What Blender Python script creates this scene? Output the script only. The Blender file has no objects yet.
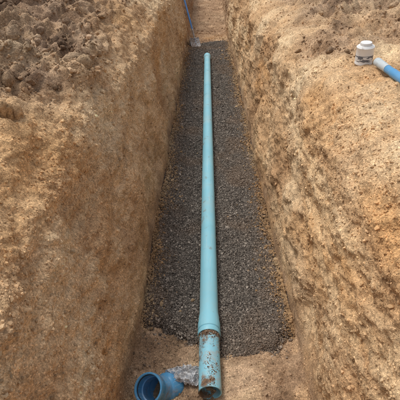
import bpy, math, numpy as np, bmesh
from mathutils import Vector, Matrix
rng=np.random.default_rng(7)
sc=bpy.context.scene
sc.view_settings.view_transform='Standard'; sc.view_settings.look='None'; sc.view_settings.exposure=0

# ---------- noise ----------
def h3(i,j,k,seed):
    n=(i.astype(np.int64)*374761393+j.astype(np.int64)*668265263+k.astype(np.int64)*2147483647+seed*974634777)&0xffffffff
    n=((n^(n>>13))*1274126177)&0xffffffff
    n=((n^(n>>16))*2246822519)&0xffffffff
    n=n^(n>>15)
    return (n&0xffffff)/float(0xffffff)*2-1
def vn(x,y,z,seed=0):
    x=np.asarray(x,float);y=np.asarray(y,float)+0*x;z=np.asarray(z,float)+0*x
    i=np.floor(x);j=np.floor(y);k=np.floor(z)
    fx=x-i;fy=y-j;fz=z-k
    fx=fx*fx*(3-2*fx);fy=fy*fy*(3-2*fy);fz=fz*fz*(3-2*fz)
    r=0
    for a in (0,1):
        wa=fx if a else 1-fx
        for b in (0,1):
            wb=fy if b else 1-fy
            for c in (0,1):
                wc=fz if c else 1-fz
                r=r+wa*wb*wc*h3(i+a,j+b,k+c,seed)
    return r
def fbm(x,y,z,o=3,seed=0,g=.55):
    r=0;a=1;t=0
    for q in range(o):
        r=r+a*vn(x,y,z,seed+q*17);t+=a;a*=g
        x,y,z=(1.62*x+1.18*y+.3*z+3.1, -1.18*x+1.62*y+.25*z+7.7, 2.05*z-.3*x-.2*y+1.9)
    return r/t
def ss(a,b,x):
    t=np.clip((x-a)/(b-a),0,1);return t*t*(3-2*t)
def cramp(f,st):
    xs_=[s[0] for s in st];return np.stack([np.interp(f,xs_,[s[1][c] for s in st]) for c in range(3)],-1)
def cmix(f,a,b):
    f=np.asarray(f)[...,None];return a*(1-f)+np.asarray(b)*f

# ---------- terrain profile ----------
CP=np.array([(-70,1.15),(-12,1.2),(-4,1.35),(-2.3,1.64),(-1.5,1.53),(-1.02,1.36),(-.67,1.22),(-.53,1.06),(-.42,.5),(-.345,.03),(-.30,0),
             (.43,0),(.475,.03),(.50,.5),(.545,1.02),(.66,1.18),(1.0,1.25),(1.6,1.40),(2.4,1.60),(4,1.3),(12,1.2),(70,1.15)])
SP=[6,.6,.06,.018,.011,.009,.0065,.006,.006,.006,.009,.006,.006,.006,.0065,.009,.011,.018,.06,.6,6]
xs=[];zs=[]
for a in range(len(CP)-1):
    p,q=CP[a],CP[a+1];L=np.linalg.norm(q-p);n=max(2,int(L/SP[a]))
    t=np.arange(n)/n
    xs+=list(p[0]+(q[0]-p[0])*t);zs+=list(p[1]+(q[1]-p[1])*t)
xs.append(CP[-1][0]);zs.append(CP[-1][1])
xs=np.array(xs);zs=np.array(zs)
for _ in range(22):
    m=(np.abs(xs)<2.2)
    x2=xs.copy();z2=zs.copy()
    x2[1:-1]=(xs[:-2]+2*xs[1:-1]+xs[2:])/4;z2[1:-1]=(zs[:-2]+2*zs[1:-1]+zs[2:])/4
    xs=np.where(m,x2,xs);zs=np.where(m,z2,zs)
ys=list(np.arange(-3,.3,.05))
y=.3
while y<20.5:
    ys.append(y);y+=.0048*math.sqrt(y*y+.9)
while y<90:
    ys.append(y);y*=1.08
ys=np.array(ys)
NX,NY=len(xs),len(ys)
PX,Y=np.meshgrid(xs,ys);PZ,_=np.meshgrid(zs,ys)
side=np.sign(PX-.07);near=(np.abs(PX)<3)
wob=.026*vn(Y*1.3,side*5.3,PZ*1.0,3)+.022*vn(Y*3.1,side*9.1,PZ*1.7,5)
X=PX+np.where(near,wob*(.35+.65*ss(.02,.25,PZ)),0)
Z=PZ.copy()
Z=Z+ss(.95,1.25,PZ)*np.where(np.abs(PX)<12,.05*fbm(PX*.9,Y*.9,0*Y,2,11),0)
Z=Z+(1-ss(.0,.7,PZ))*(.35*ss(8.6,16,Y)+.03*(1-ss(1.15,1.45,Y)))
e=np.maximum(ss(19.3,20.2,Y),1-ss(-2.3,-1.7,Y))
Z=Z*(1-e)+np.maximum(Z,1.2)*e
P=np.stack([X,Y,Z],-1)
def normals(P):
    n=np.cross(np.gradient(P,axis=1),np.gradient(P,axis=0));n/=np.linalg.norm(n,axis=-1,keepdims=True)+1e-12
    return n
N=normals(P)
hh=ss(.03,.3,PZ)*(1-ss(1.08,1.25,PZ))
tp=ss(1.05,1.25,PZ)*(1-ss(2.6,6,np.abs(X)))
fl=1-ss(.0,.12,PZ)
x,y_,z=X,Y,Z
q_l=(-x-.80)/.35
q_r=np.minimum((x-.72)/.35,(y_-2.75)/.5)
q_r=np.maximum(q_r,(x-1.35)/.4)
spoil=ss(-.45,.35,np.where(x<0,q_l,q_r).clip(-1.5,1.2)*.6+.85*fbm(x*1.7,y_*1.5,z*0,4,15))*tp
d=np.zeros_like(X)
wall=(.036*fbm(x*2.2,y_*2.2,z*3.0,2,21)+.024*fbm(x*7,y_*6,z*7,3,22)+.013*fbm(x*24,y_*24,z*24,2,23)+.007*fbm(x*70,y_*70,z*70,2,24))
sw=vn((z*13+y_*2.2*np.sign(X)),y_*.7,0*z,31)
wall+=.012*sw*ss(-.2,.5,vn(y_*.9,z*1.4,x*0,32))
fl1=fbm(y_*2.6,z*3.4,x*2,3,33);wall+=.022*(ss(-.12,.12,fl1)-.5)
fl2=fbm(y_*8,z*8,x*2,3,34);wall+=.009*(ss(-.07,.08,fl2)-.5)
fl3=fbm(y_*21,z*21,x*9,2,35);wall+=.005*(ss(-.05,.06,fl3)-.5)
d+=hh*wall
bil=1-np.abs(fbm(x*4.5,y_*4.5,z*4.5,3,41))*3
bil2=1-np.abs(fbm(x*12,y_*12,z*12,2,45))*3
d+=tp*(.018*bil+.030*fbm(x*9,y_*9,z*9,3,42)+.012*fbm(x*34,y_*34,z*34,2,43)+.005*fbm(x*90,y_*90,z*90,1,44))
d+=spoil*(.045*bil+.034*bil2+.035*fbm(x*22,y_*22,z*22,2,46))
d+=fl*(.014*fbm(x*5,y_*5,z,2,51)+.012*fbm(x*18,y_*18,z*18,3,52)+.008*fbm(x*60,y_*60,z*60,2,53))
g=np.exp(-((x-.24)**2/.014+(y_-1.10)**2/.02))*.07+np.exp(-((x+.10)**2/.008+(y_-1.24)**2/.010))*.035
d+=fl*g
d=np.where(np.abs(X)>12,0,d)
P=P+N*d[...,None]
N=normals(P)
px,py,pz=P[...,0],P[...,1],P[...,2]

def mesh_grid(name,P,mat):
    ny,nx=P.shape[:2]
    me=bpy.data.meshes.new(name)
    me.vertices.add(ny*nx);me.vertices.foreach_set('co',P.reshape(-1).astype(np.float32))
    a=(np.arange(ny-1)[:,None]*nx+np.arange(nx-1)[None,:]).ravel()
    q=np.stack([a,a+1,a+nx+1,a+nx],-1).astype(np.int32)
    me.loops.add(q.size);me.loops.foreach_set('vertex_index',q.ravel())
    me.polygons.add(len(q));me.polygons.foreach_set('loop_start',(np.arange(len(q))*4).astype(np.int32))
    me.polygons.foreach_set('use_smooth',np.ones(len(q),bool))
    me.update(calc_edges=True);me.validate()
    o=bpy.data.objects.new(name,me);sc.collection.objects.link(o);me.materials.append(mat)
    return o
def cattr(o,v):
    v=np.asarray(v).reshape(-1,3);a=o.data.attributes.new('tint','FLOAT_COLOR','POINT')
    a.data.foreach_set('color',np.concatenate([v,np.ones((len(v),1))],1).astype(np.float32).ravel())

# ---------- material helpers ----------
class M:
    def __init__(s,name):
        s.m=bpy.data.materials.new(name);s.m.use_nodes=True;s.t=s.m.node_tree;s.n=s.t.nodes
        s.b=s.n['Principled BSDF'];s.b.inputs['Roughness'].default_value=.92;s.b.inputs['Specular IOR Level'].default_value=.2
        s.tc=s.n.new('ShaderNodeTexCoord').outputs['Object']
    def L(s,a,b):s.t.links.new(a,b)
    def noise(s,sc_,det=4,rough=.6,stretch=None):
        n=s.n.new('ShaderNodeTexNoise');n.inputs['Scale'].default_value=sc_;n.inputs['Detail'].default_value=det;n.inputs['Roughness'].default_value=rough
        v=s.tc
        if stretch:
            mp=s.n.new('ShaderNodeMapping');mp.inputs['Scale'].default_value=stretch;s.L(v,mp.inputs[0]);v=mp.outputs[0]
        s.L(v,n.inputs['Vector']);return n.outputs['Fac']
    def vor(s,sc_,out='Distance',feat='F1'):
        n=s.n.new('ShaderNodeTexVoronoi');n.inputs['Scale'].default_value=sc_;n.feature=feat;s.L(s.tc,n.inputs['Vector']);return n.outputs[out]
    def ramp(s,f,st):
        r=s.n.new('ShaderNodeValToRGB');s.L(f,r.inputs[0]);e=r.color_ramp.elements
        while len(e)<len(st):e.new(.5)
        for q,(p,c) in zip(e,st):
            q.position=p;q.color=(*(c if hasattr(c,'__len__') else (c,c,c)),1)
        return r.outputs[0]
    def mix(s,f,a,b,mode='MIX'):
        m=s.n.new('ShaderNodeMix');m.data_type='RGBA';m.blend_type=mode
        for v,i in ((f,0),(a,6),(b,7)):
            if hasattr(v,'links'):s.L(v,m.inputs[i])
            else:m.inputs[i].default_value=v if i==0 else (*v,1)
        return m.outputs[2]
    def math(s,op,a,b):
        m=s.n.new('ShaderNodeMath');m.operation=op
        for v,i in ((a,0),(b,1)):
            if hasattr(v,'links'):s.L(v,m.inputs[i])
            else:m.inputs[i].default_value=v
        return m.outputs[0]
    def tint(s):
        a=s.n.new('ShaderNodeAttribute');a.attribute_name='tint';return a.outputs['Color']
    def bump(s,h,dist,st=1):
        b=s.n.new('ShaderNodeBump');b.inputs['Distance'].default_value=dist;b.inputs['Strength'].default_value=st
        s.L(h,b.inputs['Height']);s.L(b.outputs[0],s.b.inputs['Normal'])
    def col(s,c):
        if hasattr(c,'links'):s.L(c,s.b.inputs['Base Color'])
        else:s.b.inputs['Base Color'].default_value=(*c,1)
        return s.m

# ---------- soil ----------
m=M('soil')
nz=m.noise(110,3,.8)
gr=m.vor(210,'Color');sepg=m.n.new('ShaderNodeSeparateColor');m.L(gr,sepg.inputs[0])
sp=m.ramp(nz,[(.30,.64),(.5,1.05),(.70,1.45)])
sp2=m.ramp(sepg.outputs[0],[(0,.68),(.3,.95),(.85,1.08),(1,1.5)])
m.bump(nz,.010,.7)
soil=m.col(m.mix(1,m.mix(1,m.tint(),sp,'MULTIPLY'),sp2,'MULTIPLY'))
terrain=mesh_grid('ground',P,soil)
def wallcol(px,py,pz):
    f=fbm(px*2.1,py*2.1,pz*2.1,5,201,.62)
    c=cramp(f,[(-.45,(.47,.285,.145)),(-.12,(.57,.37,.20)),(.12,(.65,.45,.26)),(.45,(.72,.545,.34))])
    r=fbm(px*1.5,py*1.1,pz*3.0,4,211,.6)
    r=ss(.12,.45,r)
    c=cmix(.42*r,c,(.60,.315,.11))
    l=ss(.08,.4,fbm(px*3,py*.9,pz*7,4,221,.6))
    c=cmix(.32*l,c,(.80,.65,.42))
    c=cmix(.36*ss(.12,.4,fbm(px*5,py*5,pz*5,4,231,.65)),c,(.36,.22,.12))
    c=c*(1+.36*fbm(px*30,py*30,pz*30,3,241,.7))[...,None]
    return c
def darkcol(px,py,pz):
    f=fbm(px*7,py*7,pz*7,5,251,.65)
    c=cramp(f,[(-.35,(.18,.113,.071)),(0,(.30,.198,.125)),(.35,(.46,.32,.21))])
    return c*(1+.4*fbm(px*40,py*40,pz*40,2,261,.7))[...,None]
dk=spoil*(.6+.4*ss(-.3,.3,fbm(px*4,py*4,pz*4,3,61)))
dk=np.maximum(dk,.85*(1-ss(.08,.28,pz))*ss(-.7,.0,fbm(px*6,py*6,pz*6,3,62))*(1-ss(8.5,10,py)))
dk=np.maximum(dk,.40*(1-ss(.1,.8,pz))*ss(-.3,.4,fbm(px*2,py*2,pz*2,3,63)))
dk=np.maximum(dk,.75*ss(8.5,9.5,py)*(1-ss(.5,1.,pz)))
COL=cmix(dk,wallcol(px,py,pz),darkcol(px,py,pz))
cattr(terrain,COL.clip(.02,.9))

# ---------- stones builder ----------
def ico(n):
    bm=bmesh.new();bmesh.ops.create_icosphere(bm,subdivisions=n,radius=1);bm.verts.ensure_lookup_table()
    r=np.array([v.co[:] for v in bm.verts]),np.array([[v.index for v in f.verts] for f in bm.faces]);bm.free();return r
IV,IF=ico(1);IV2,IF2=ico(3)
def stones(name,pos,size,mat,colr,flat=.7,rough=.25,big=False):
    iv,iff=(IV2,IF2) if big else (IV,IF)
    n=len(pos);k=len(iv)
    if big:
        off=rng.uniform(0,99,(n,1,3));q=iv[None]*1.3+off
        V=np.repeat(iv[None],n,0)*(1+.42*fbm(q[...,0],q[...,1],q[...,2],2,301)+.25*fbm(q[...,0]*3,q[...,1]*3,q[...,2]*3,2,305))[...,None]
    else:
        V=np.repeat(iv[None],n,0)*(1+rough*rng.standard_normal((n,k,1)).clip(-1.6,1.6))
    V=V*np.stack([rng.uniform(.7,1.25,n),rng.uniform(.7,1.25,n),rng.uniform(flat*.7,flat*1.2,n)],-1)[:,None]
    q=rng.standard_normal((n,4));q[:,1:3]*=.5;q/=np.linalg.norm(q,axis=1,keepdims=True)
    w,a,b,c=q.T
    R=np.stack([1-2*(b*b+c*c),2*(a*b-c*w),2*(a*c+b*w),2*(a*b+c*w),1-2*(a*a+c*c),2*(b*c-a*w),2*(a*c-b*w),2*(b*c+a*w),1-2*(a*a+b*b)],-1).reshape(n,3,3)
    V=np.einsum('nij,nkj->nki',R,V)*size[:,None,None]+pos[:,None]
    F=(iff[None]+(np.arange(n)*k)[:,None,None]).reshape(-1,3)
    me=bpy.data.meshes.new(name);me.vertices.add(n*k);me.vertices.foreach_set('co',V.reshape(-1).astype(np.float32))
    me.loops.add(F.size);me.loops.foreach_set('vertex_index',F.ravel().astype(np.int32))
    me.polygons.add(len(F));me.polygons.foreach_set('loop_start',(np.arange(len(F))*3).astype(np.int32))
    me.polygons.foreach_set('use_smooth',np.full(len(F),big))
    me.update(calc_edges=True)
    o=bpy.data.objects.new(name,me);sc.collection.objects.link(o);me.materials.append(mat)
    cattr(o,np.repeat(colr,k,0).clip(.01,.9));return o

# ---------- gravel bed ----------
gy=[.98]
while gy[-1]<9.6:gy.append(gy[-1]+.0055*gy[-1])
gy=np.array(gy);gx=np.linspace(-.46,.60,150)
GX,GY=np.meshgrid(gx,gy)
def gz(x,y):
    e0=1.20+.05*vn(x*9,y*0+3,0*x,71)+.04*vn(x*30,y*0,0*x,72)+.40*(np.abs(x-.09)-.12).clip(0,.3)+.10*ss(.0,-.2,x)
    ends=ss(-.06,.14,y-e0+.05*fbm(x*25,y*25,0*x,2,77))*(1-ss(-.5,.3,y-8.8-.25*vn(x*6,y*2,0*x,75)))
    return -.035+ends*.075+.010*fbm(x*4,y*4,0*x,2,73)+.007*fbm(x*22,y*22,0*x,2,74)+.02*ends*ss(.22,.42,np.abs(x-.065))
GZ=gz(GX,GY)+.004*fbm(GX*90,GY*90,0*GX,2,76)
def gravcol(x,y,r):
    c=cramp(r,[(0,(.088,.077,.067)),(.4,(.175,.153,.132)),(.8,(.27,.238,.205)),(.95,(.37,.33,.285)),(1,(.50,.445,.38))])
    b=ss(.0,.5,fbm(x*3,y*3,0*x,4,401))
    edge=ss(.22,.44,np.abs(x-.065)+.10*fbm(x*9,y*9,0*x,3,402))
    endm=1-ss(1.1,1.6,y)
    c=cmix(np.maximum(np.maximum(.38*b,.55*edge),.4*endm),c,(.30,.205,.135))
    return c*(.8+.25*r)[...,None]
m=M('gravel');nz=m.vor(110)
m.bump(m.math('MULTIPLY',nz,-1.0),.010,.9)
gravel_sheet=m.col(m.mix(1,m.tint(),m.ramp(nz,[(.1,1.15),(.6,.35)]),'MULTIPLY'))
bed=mesh_grid('gravel_bed',np.stack([GX,GY,GZ],-1),gravel_sheet)
cattr(bed,gravcol(GX,GY,rng.random(GX.shape)))
m=M('loose_stone');m.b.inputs['Roughness'].default_value=.88
stone_m=m.col(m.tint())
n=110000
yy=1.0*(8.9/1.0)**rng.random(n)
yy=np.where(rng.random(n)<.35,rng.uniform(1.0,5,n),yy)
xx=rng.uniform(-.42,.55,n)
zz=gz(xx,yy)
sz=rng.lognormal(math.log(.0030),.38,n).clip(.0014,.009)*(1+.12*(yy-1.3).clip(0,6))
k=(zz>.0)|(rng.random(n)<.06)
zz=np.maximum(zz,.028*(yy<1.4))
cc=gravcol(xx,yy,rng.random(n))
o=stones('stones',np.stack([xx,yy,zz+sz*.25],-1)[k],sz[k],stone_m,cc[k],.75,.22);o.parent=bed

# ---------- soil crumbs and clods ----------
loose=bpy.data.objects.new('loose_soil',None);sc.collection.objects.link(loose)
def pick(w,n):
    w=w.ravel();w=w/w.sum();i=rng.choice(len(w),n,p=w)
    ii,jj=np.unravel_index(i,X.shape);ii=ii.clip(0,NY-2);jj=jj.clip(0,NX-2)
    a,b=rng.random((2,n,1))
    p=P[ii,jj]*(1-a)*(1-b)+P[ii,jj+1]*a*(1-b)+P[ii+1,jj]*(1-a)*b+P[ii+1,jj+1]*a*b
    return p,N[ii,jj],COL[ii,jj]
cell=np.linalg.norm(np.gradient(P,axis=1),axis=-1)*np.linalg.norm(np.gradient(P,axis=0),axis=-1)
dist=np.sqrt(px**2+py**2+(pz-1.8)**2)
vis=(py>.2)*(py<14)*(np.abs(px)<3.2)
w=cell*vis/(dist**1.6)*(.35+ss(-.2,.5,fbm(px*3,py*3,pz*3,2,81)))
p,nr,c=pick(w*(hh+.7*tp+2.2*fl*((py<1.5)|(py>8.6))),85000)
s=rng.lognormal(math.log(.0026),.5,len(p)).clip(.001,.011)*(1+.15*np.clip(p[:,1]-1,0,8))
lum=rng.choice([.62,.85,1.0,1.15,1.4],len(p),p=[.12,.25,.3,.25,.08])
stones('crumbs',p+nr*(s*.15)[:,None],s,stone_m,c*lum[:,None]*np.array([1,1.02,1.04]),.75,.2).parent=loose
p,nr,c=pick(w*(.04*tp+spoil)*dist,2300)
s=rng.lognormal(math.log(.015),.6,len(p)).clip(.006,.05)
m=M('clod');nz=m.noise(80,3,.75);m.bump(nz,.012,.9)
clod=m.col(m.mix(1,m.tint(),m.ramp(nz,[(.30,.5),(.5,1.0),(.70,1.5)]),'MULTIPLY'))
stones('clods',p+nr*(s*.1)[:,None],s,clod,c*rng.uniform(.7,1.15,(len(p),1)),.8,.13,True).parent=loose
p,nr,c=pick(w*spoil*dist,28000)
s=rng.lognormal(math.log(.0065),.5,len(p)).clip(.003,.02)
stones('spoil_crumbs',p+nr*(s*.3)[:,None],s,stone_m,c*rng.uniform(.65,1.3,(len(p),1)),.75,.22).parent=loose
n=16000
yy=.9*(9/.9)**rng.random(n);sd=rng.random(n)<.5
off=rng.exponential(.03,n)*(1+.6*vn(yy*5,sd*3.0,0*yy,92))
jx=np.where(sd,-.35+off,.48-off)
zf=np.maximum(gz(jx,yy),.0)+.01*np.exp(-off/.03)
s=rng.lognormal(math.log(.0034),.5,n).clip(.0015,.014)*(1+.10*(yy-1))
cc=wallcol(jx,yy,zf)*rng.uniform(.4,.8,(n,1))
stones('fallen_crumbs',np.stack([jx+.02*vn(yy*3,0*yy,0*yy,91),yy,zf+s*.3],-1),s,stone_m,cc,.75,.2).parent=loose

# ---------- lathe ----------
def lathe(name,prof,mat,seg=64,parent=None):
    V=[];F=[]
    for r,h in prof:
        for i in range(seg):
            a=2*math.pi*i/seg;V.append((r*math.cos(a),r*math.sin(a),h))
    for j in range(len(prof)-1):
        for i in range(seg):
            F.append((j*seg+i,j*seg+(i+1)%seg,(j+1)*seg+(i+1)%seg,(j+1)*seg+i))
    me=bpy.data.meshes.new(name);me.from_pydata(V,[],F);me.update()
    for p_ in me.polygons:p_.use_smooth=True
    me.set_sharp_from_angle(angle=math.radians(40))
    o=bpy.data.objects.new(name,me);sc.collection.objects.link(o);me.materials.append(mat)
    if parent:o.parent=parent
    return o
def empty(name,loc=(0,0,0)):
    o=bpy.data.objects.new(name,None);sc.collection.objects.link(o);o.location=loc;return o
def aim(o,a,b):
    a,b=Vector(a),Vector(b);o.location=a;o.rotation_mode='QUATERNION';o.rotation_quaternion=(b-a).to_track_quat('Z','Y')
def plastic(name,colr,dirt=.3,rough=.4,dsc=9,dcol=(.24,.15,.085),thr=None):
    m=M(name);m.b.inputs['Specular IOR Level'].default_value=.45
    c=m.mix(m.ramp(m.noise(6,2,.5),[(.3,0),(.7,1)]),tuple(v*.93 for v in colr),tuple(min(1,v*1.05) for v in colr))
    lo=.62-dirt*.35;hi=.72-dirt*.22
    dm=m.ramp(m.noise(dsc,6,.75),[(lo,0),(hi,1)])
    c=m.mix(m.math('MULTIPLY',dm,.85),c,dcol)
    c=m.mix(m.ramp(m.noise(5,4,.7,stretch=(30,30,1.2)),[(.58,0),(.72,.4)]),c,(.70,.78,.78))
    # dust film
    c=m.mix(m.ramp(m.noise(3,6,.7),[(.45,0),(.75,.35)]),c,(.50,.42,.32))
    m.L(m.ramp(dm,[(0,rough),(1,.9)]),m.b.inputs['Roughness'])
    return m.col(c)
pvc=plastic('pvc_blue',(.27,.64,.78),.10,.45)
R=.051;zp=.040+R-.006
y0,y1=1.335,7.12
L=y1-y0
T=.007
prof=[(R+.001,.12),(R+.001,.002),(R+.0035,0),(R+T,.0),(R+T+.001,.004),(R+T+.001,.022),(R+T-.003,.026),(R+T-.003,.031),(R+T+.001,.035),(R+T+.001,.075),(R+T-.002,.09),(R+.004,.12),(R+.0005,.14),(R,.16)]
for i in range(1,60):prof.append((R,.16+(L-.30)*i/60))
prof+=[(R,L-.13),(R+.004,L-.11),(R+T,L-.085),(R+T,L-.002),(R+T-.003,L),(R+.002,L),(R-.001,L-.08),(R-.006,L-.12),(R-.006,L-1)]
pipe=lathe('sewer_pipe',prof,pvc,72)
aim(pipe,(.030,y0,zp),(.036,y1,zp+.004))
m=M('pvc_muddy');m.b.inputs['Specular IOR Level'].default_value=.4
sepx=m.n.new('ShaderNodeSeparateXYZ');m.L(m.tc,sepx.inputs[0])
nz=m.noise(16,6,.72)
joint=m.ramp(m.math('MULTIPLY',sepx.outputs['Z'],1/.36),[(.0,.08),(.35,0),(.62,.02),(.80,.14),(.88,.18)])
flank=m.math('MULTIPLY',sepx.outputs['X'],1.6)
f=m.math('ADD',m.math('ADD',nz,joint),flank)
dm=m.ramp(f,[(.58,0),(.68,1)])
dm2=m.ramp(m.noise(30,6,.75),[(.46,0),(.66,.75)])
c=m.mix(dm2,(.26,.60,.74),(.42,.40,.36))
c=m.mix(dm,c,m.ramp(m.noise(60,4,.7),[(.35,(.07,.045,.032)),(.6,(.24,.155,.095))]))
m.L(m.ramp(dm,[(0,.4),(1,.9)]),m.b.inputs['Roughness']);m.bump(dm,.002,.6)
pvc_d=m.col(c)
R2=.054
stub=lathe('sewer_pipe.001',[(R-.006,.36),(R2-.006,.001),(R2-.004,0),(R2-.001,0),(R2,.0015)]+[(R2+(R-R2)*(i/18)**.5,.02*i) for i in range(1,19)],pvc_d,72)
aim(stub,(.032,1.03,zp-.002),(.030,1.39,zp))
n=900
a=rng.normal(math.pi/2,.75,n);ym=y0-np.abs(rng.normal(0,.012,n));kk=(vn(a*2,ym*0,0*a,95)>-.45)
a,ym=a[kk],ym[kk];s=rng.lognormal(math.log(.0022),.4,len(a)).clip(.001,.005)
pm=np.stack([.030+(R+s*.3)*np.cos(a),ym,zp+(R+s*.3)*np.sin(a)],-1)
n=700
a2=rng.normal(math.pi/2-.35,.4,n);y2=rng.uniform(1.035,1.30,n);k2=vn(a2*4,y2*16,0*a2,96)>.1
a2,y2=a2[k2],y2[k2];s2=rng.lognormal(math.log(.0017),.4,len(a2)).clip(.0008,.005)
Rr=R2+(R-R2)*((y2-1.03)/.36)**.5
pm2=np.stack([.031+Rr*np.cos(a2),y2,zp-.001+Rr*np.sin(a2)],-1)
pa=np.concatenate([pm,pm2]);sa=np.concatenate([s,s2])
mud=stones('mud',pa,sa,stone_m,cramp(rng.random(len(pa)),[(0,(.08,.05,.035)),(.6,(.22,.145,.09)),(1,(.42,.34,.26))]),.5,.2)
bpy.context.view_layer.update()
mud.parent=stub;mud.matrix_parent_inverse=stub.matrix_world.inverted()

# ---------- shovel ----------
sh=empty('shovel')
A=Vector((-.165,8.02,.06));B=Vector((-.41,8.6,.79));D=(B-A).normalized()
bluef=plastic('blue_fibreglass',(.06,.19,.46),.0,.4)
m=M('worn_steel');m.b.inputs['Metallic'].default_value=.5;m.b.inputs['Roughness'].default_value=.5
steel=m.col(m.mix(m.ramp(m.noise(30,5,.7),[(.45,0),(.6,1)]),(.42,.43,.44),(.24,.17,.12)))
hd=lathe('handle',[(0,.28),(.0165,.281),(.017,.5),(.0175,1.0),(.0175,1.12),(.021,1.14),(.0215,1.27),(.018,1.285),(0,1.287)],bluef,20,sh)
aim(hd,A,A+D)
sk=lathe('socket',[(.012,.14),(.016,.2),(.0205,.34),(.0205,.345),(.017,.346)],steel,20,sh);aim(sk,A,A+D)
nu,nv=17,21;V=[];F=[]
for j in range(nv):
    t=j/(nv-1);wd=.105*min(1,(t*3.0)**.6 if t>0 else 0)*(1-.10*t)
    if t>.93:wd*=1-.15*(t-.93)/.07
    for i in range(nu):
        u=i/(nu-1)*2-1
        V.append((u*wd,-.035*(1-u*u)*(.4+.6*t)-.02*math.sin(t*2.6),t*.27-.08))
for j in range(nv-1):
    for i in range(nu-1):a_=j*nu+i;F.append((a_,a_+1,a_+nu+1,a_+nu))
me=bpy.data.meshes.new('blade');me.from_pydata(V,[],F);me.materials.append(steel)
for p_ in me.polygons:p_.use_smooth=True
bl=bpy.data.objects.new('blade',me);sc.collection.objects.link(bl);bl.parent=sh
so=bl.modifiers.new('s','SOLIDIFY');so.thickness=.003
aim(bl,A,A+D)

def ground(x_,y_2,r=.06,q=80):
    m_=(np.abs(px-x_)<r)&(np.abs(py-y_2)<r)
    return float(np.percentile(pz[m_],q))
# ---------- white can on the bank ----------
cx,cy=.86,2.24;gz0=ground(cx,cy)-.010
white=plastic('white_plastic',(.80,.80,.78),.10,.4,dsc=20)
m=M('can_label');m.b.inputs['Roughness'].default_value=.5
label=m.col(m.mix(m.ramp(m.noise(24,2,.5,stretch=(1,1,3)),[(.5,0),(.52,1)]),(.72,.72,.70),(.16,.17,.19)))
can=empty('primer_can',(cx,cy,gz0));can.rotation_euler=(math.radians(4),math.radians(-7),.3)
lathe('body',[(0,0),(.044,.0),(.046,.003),(.046,.008),(.0445,.011),(.0445,.084),(.046,.087),(.046,.091),(.042,.095),(.040,.094),(0,.094)],white,48,can)
lathe('label',[(.0449,.02),(.0449,.052)],label,48,can)
lathe('cap',[(.030,.0945),(.030,.110),(.0285,.113),(.0,.113)],white,40,can)
lathe('collar',[(.040,.0945),(.036,.099),(.0302,.099)],white,40,can)

# ---------- tool with pale sleeve and blue grip on the bank ----------
z1=ground(.885,2.10,.05,90);z2=ground(.89,1.4,.08,90);print('bp',gz0,z1,z2)
bp=empty('blue_handled_tool')
blue2=plastic('blue_plastic',(.07,.31,.60),.12,.4,dsc=16)
grey=plastic('grey_plastic',(.50,.56,.58),.25,.5,dsc=18)
a1=(.89,2.14,z1+.018);b1=(.91,1.2,z1+.018+(z2-z1)*1.3)
o=lathe('grip',[(0,.14),(.017,.14),(.019,.143),(.019,.20),(.0205,.205),(.0205,.62),(.019,.63),(.019,1.18),(.016,1.19),(0,1.19)],blue2,32,bp);aim(o,a1,b1)
o=lathe('sleeve',[(0,.0),(.015,.0),(.019,.004),(.022,.01),(.022,.03),(.021,.035),(.021,.088),(.020,.092),(.020,.1415),(0,.1415)],grey,32,bp);aim(o,a1,b1)

# ---------- blue elbow fitting: two hubs joined by a bend ----------
fit=empty('pipe_fitting')
blue3=plastic('fitting_blue',(.09,.34,.62),.16,.22,dsc=14)
m=M('rubber_gasket');m.b.inputs['Roughness'].default_value=.6;gask=m.col((.03,.03,.032))
def sweep(name,path,rad,mat,seg=56):
    path=[Vector(p_) for p_ in path];V=[];F=[]
    for i,p_ in enumerate(path):
        a_=path[max(0,i-1)];b_=path[min(len(path)-1,i+1)]
        t_=(b_-a_).normalized();sx=BN.copy();sy=t_.cross(sx)
        for k_ in range(seg):
            an=2*math.pi*k_/seg;V.append(p_+(sx*math.cos(an)+sy*math.sin(an))*rad[i])
    for j in range(len(path)-1):
        for i in range(seg):F.append((j*seg+i,j*seg+(i+1)%seg,(j+1)*seg+(i+1)%seg,(j+1)*seg+i))
    me=bpy.data.meshes.new(name);me.from_pydata([v[:] for v in V],[],F);me.update()
    for p_ in me.polygons:p_.use_smooth=True
    me.set_sharp_from_angle(angle=math.radians(45))
    o=bpy.data.objects.new(name,me);sc.collection.objects.link(o);me.materials.append(mat);o.parent=fit;return o
dA=Vector((-.30,-.45,.84)).normalized();dB=Vector((.30,.26,-.26)).normalized()
BN=dA.cross(dB).normalized()
C0=Vector((-.210,1.050,.070))
path=[];rads=[]
nb=14;rb=.055
pA=C0+dA*.045;pB=C0+dB*.055
for i in range(nb+1):
    t=i/nb;path.append((1-t)**2*pA+2*t*(1-t)*C0+t*t*pB);rads.append(rb)
sweep('bend',path,rads,blue3)
def hub(name,p0,dd):
    o=lathe(name,[(.053,-.012),(.060,-.004),(.064,.002),(.064,.030),(.0665,.034),(.0665,.052),(.0655,.056),(.060,.0565),(.057,.054),(.057,.045)],blue3,64,fit)
    aim(o,p0,p0+dd)
    o=lathe(name+'_bore',[(.057,.040),(.0555,.0),(.050,-.002),(.050,-.05)],blue3,64,fit);aim(o,p0,p0+dd)
    o=lathe(name+'_gasket',[(.057,.045),(.0545,.0445),(.0545,.0405),(.057,.040)],gask,64,fit);aim(o,p0,p0+dd)
hub('hub_a',pA,dA);hub('hub_b',pB,dB)
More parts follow.
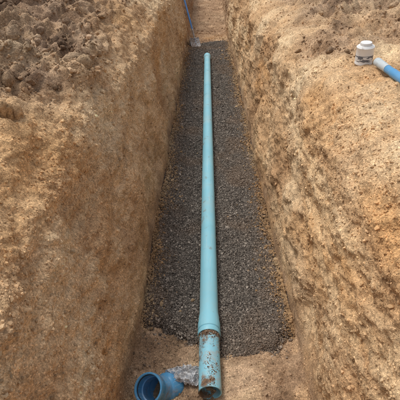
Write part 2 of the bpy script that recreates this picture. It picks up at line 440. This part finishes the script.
# ---------- crumpled plastic wrapping ----------
nu=nv=120
U,W=np.meshgrid(np.linspace(-1,1,nu),np.linspace(-1,1,nv))
th=np.arctan2(W,U);rad=1+.35*vn(np.cos(th)*2,np.sin(th)*2,0*U,101)
fx=U*.085*rad+.02*fbm(U*3,W*3,0*U,3,102);fy=W*.042*rad+.018*fbm(U*3,W*3,0*U+5,3,103)
fz=.018+.020*(1-np.abs(fbm(U*2.6,W*2.6,0*U,3,104))*3)*(1-.5*(U*U+W*W)/2)+.012*(1-np.abs(fbm(U*7,W*7,0*U,3,105))*3)-.03*ss(.6,1.3,np.hypot(U,W))
m=M('crumpled_wrap');m.b.inputs['Roughness'].default_value=.25;m.b.inputs['Specular IOR Level'].default_value=.7
wrapm=m.col(m.mix(m.ramp(m.noise(25,5,.7),[(.48,0),(.66,.7)]),(.68,.70,.72),(.28,.24,.20)))
wr=mesh_grid('plastic_wrapping',np.stack([fx-.082,fy+1.135,fz+.055],-1),wrapm)

# ---------- camera ----------
cam=bpy.data.cameras.new('camera');co=bpy.data.objects.new('camera',cam);sc.collection.objects.link(co);sc.camera=co
cam.sensor_width=36;cam.lens=36;cam.clip_end=300;cam.clip_start=.02
co.location=(0,0,1.8);co.rotation_euler=(math.radians(90-33.3),0,math.radians(.72))

# ---------- light ----------
el,az=math.radians(64),math.radians(-60)
sd=bpy.data.lights.new('sun','SUN');sd.energy=1.5;sd.angle=math.radians(20);sd.color=(1,.95,.87)
so_=bpy.data.objects.new('sun',sd);sc.collection.objects.link(so_)
dirv=Vector((math.sin(az)*math.cos(el),math.cos(az)*math.cos(el),math.sin(el)))
so_.rotation_mode='QUATERNION';so_.rotation_quaternion=dirv.to_track_quat('Z','Y')
wd=bpy.data.worlds.new('World');sc.world=wd;wd.use_nodes=True;nt=wd.node_tree
sky=nt.nodes.new('ShaderNodeTexSky');sky.sky_type='NISHITA';sky.sun_disc=False;sky.sun_elevation=el;sky.sun_rotation=az
sky.dust_density=4;sky.air_density=1.2
hs=nt.nodes.new('ShaderNodeHueSaturation');hs.inputs['Saturation'].default_value=.45
nt.links.new(sky.outputs[0],hs.inputs['Color']);nt.links.new(hs.outputs[0],nt.nodes['Background'].inputs[0])
nt.nodes['Background'].inputs[1].default_value=.15
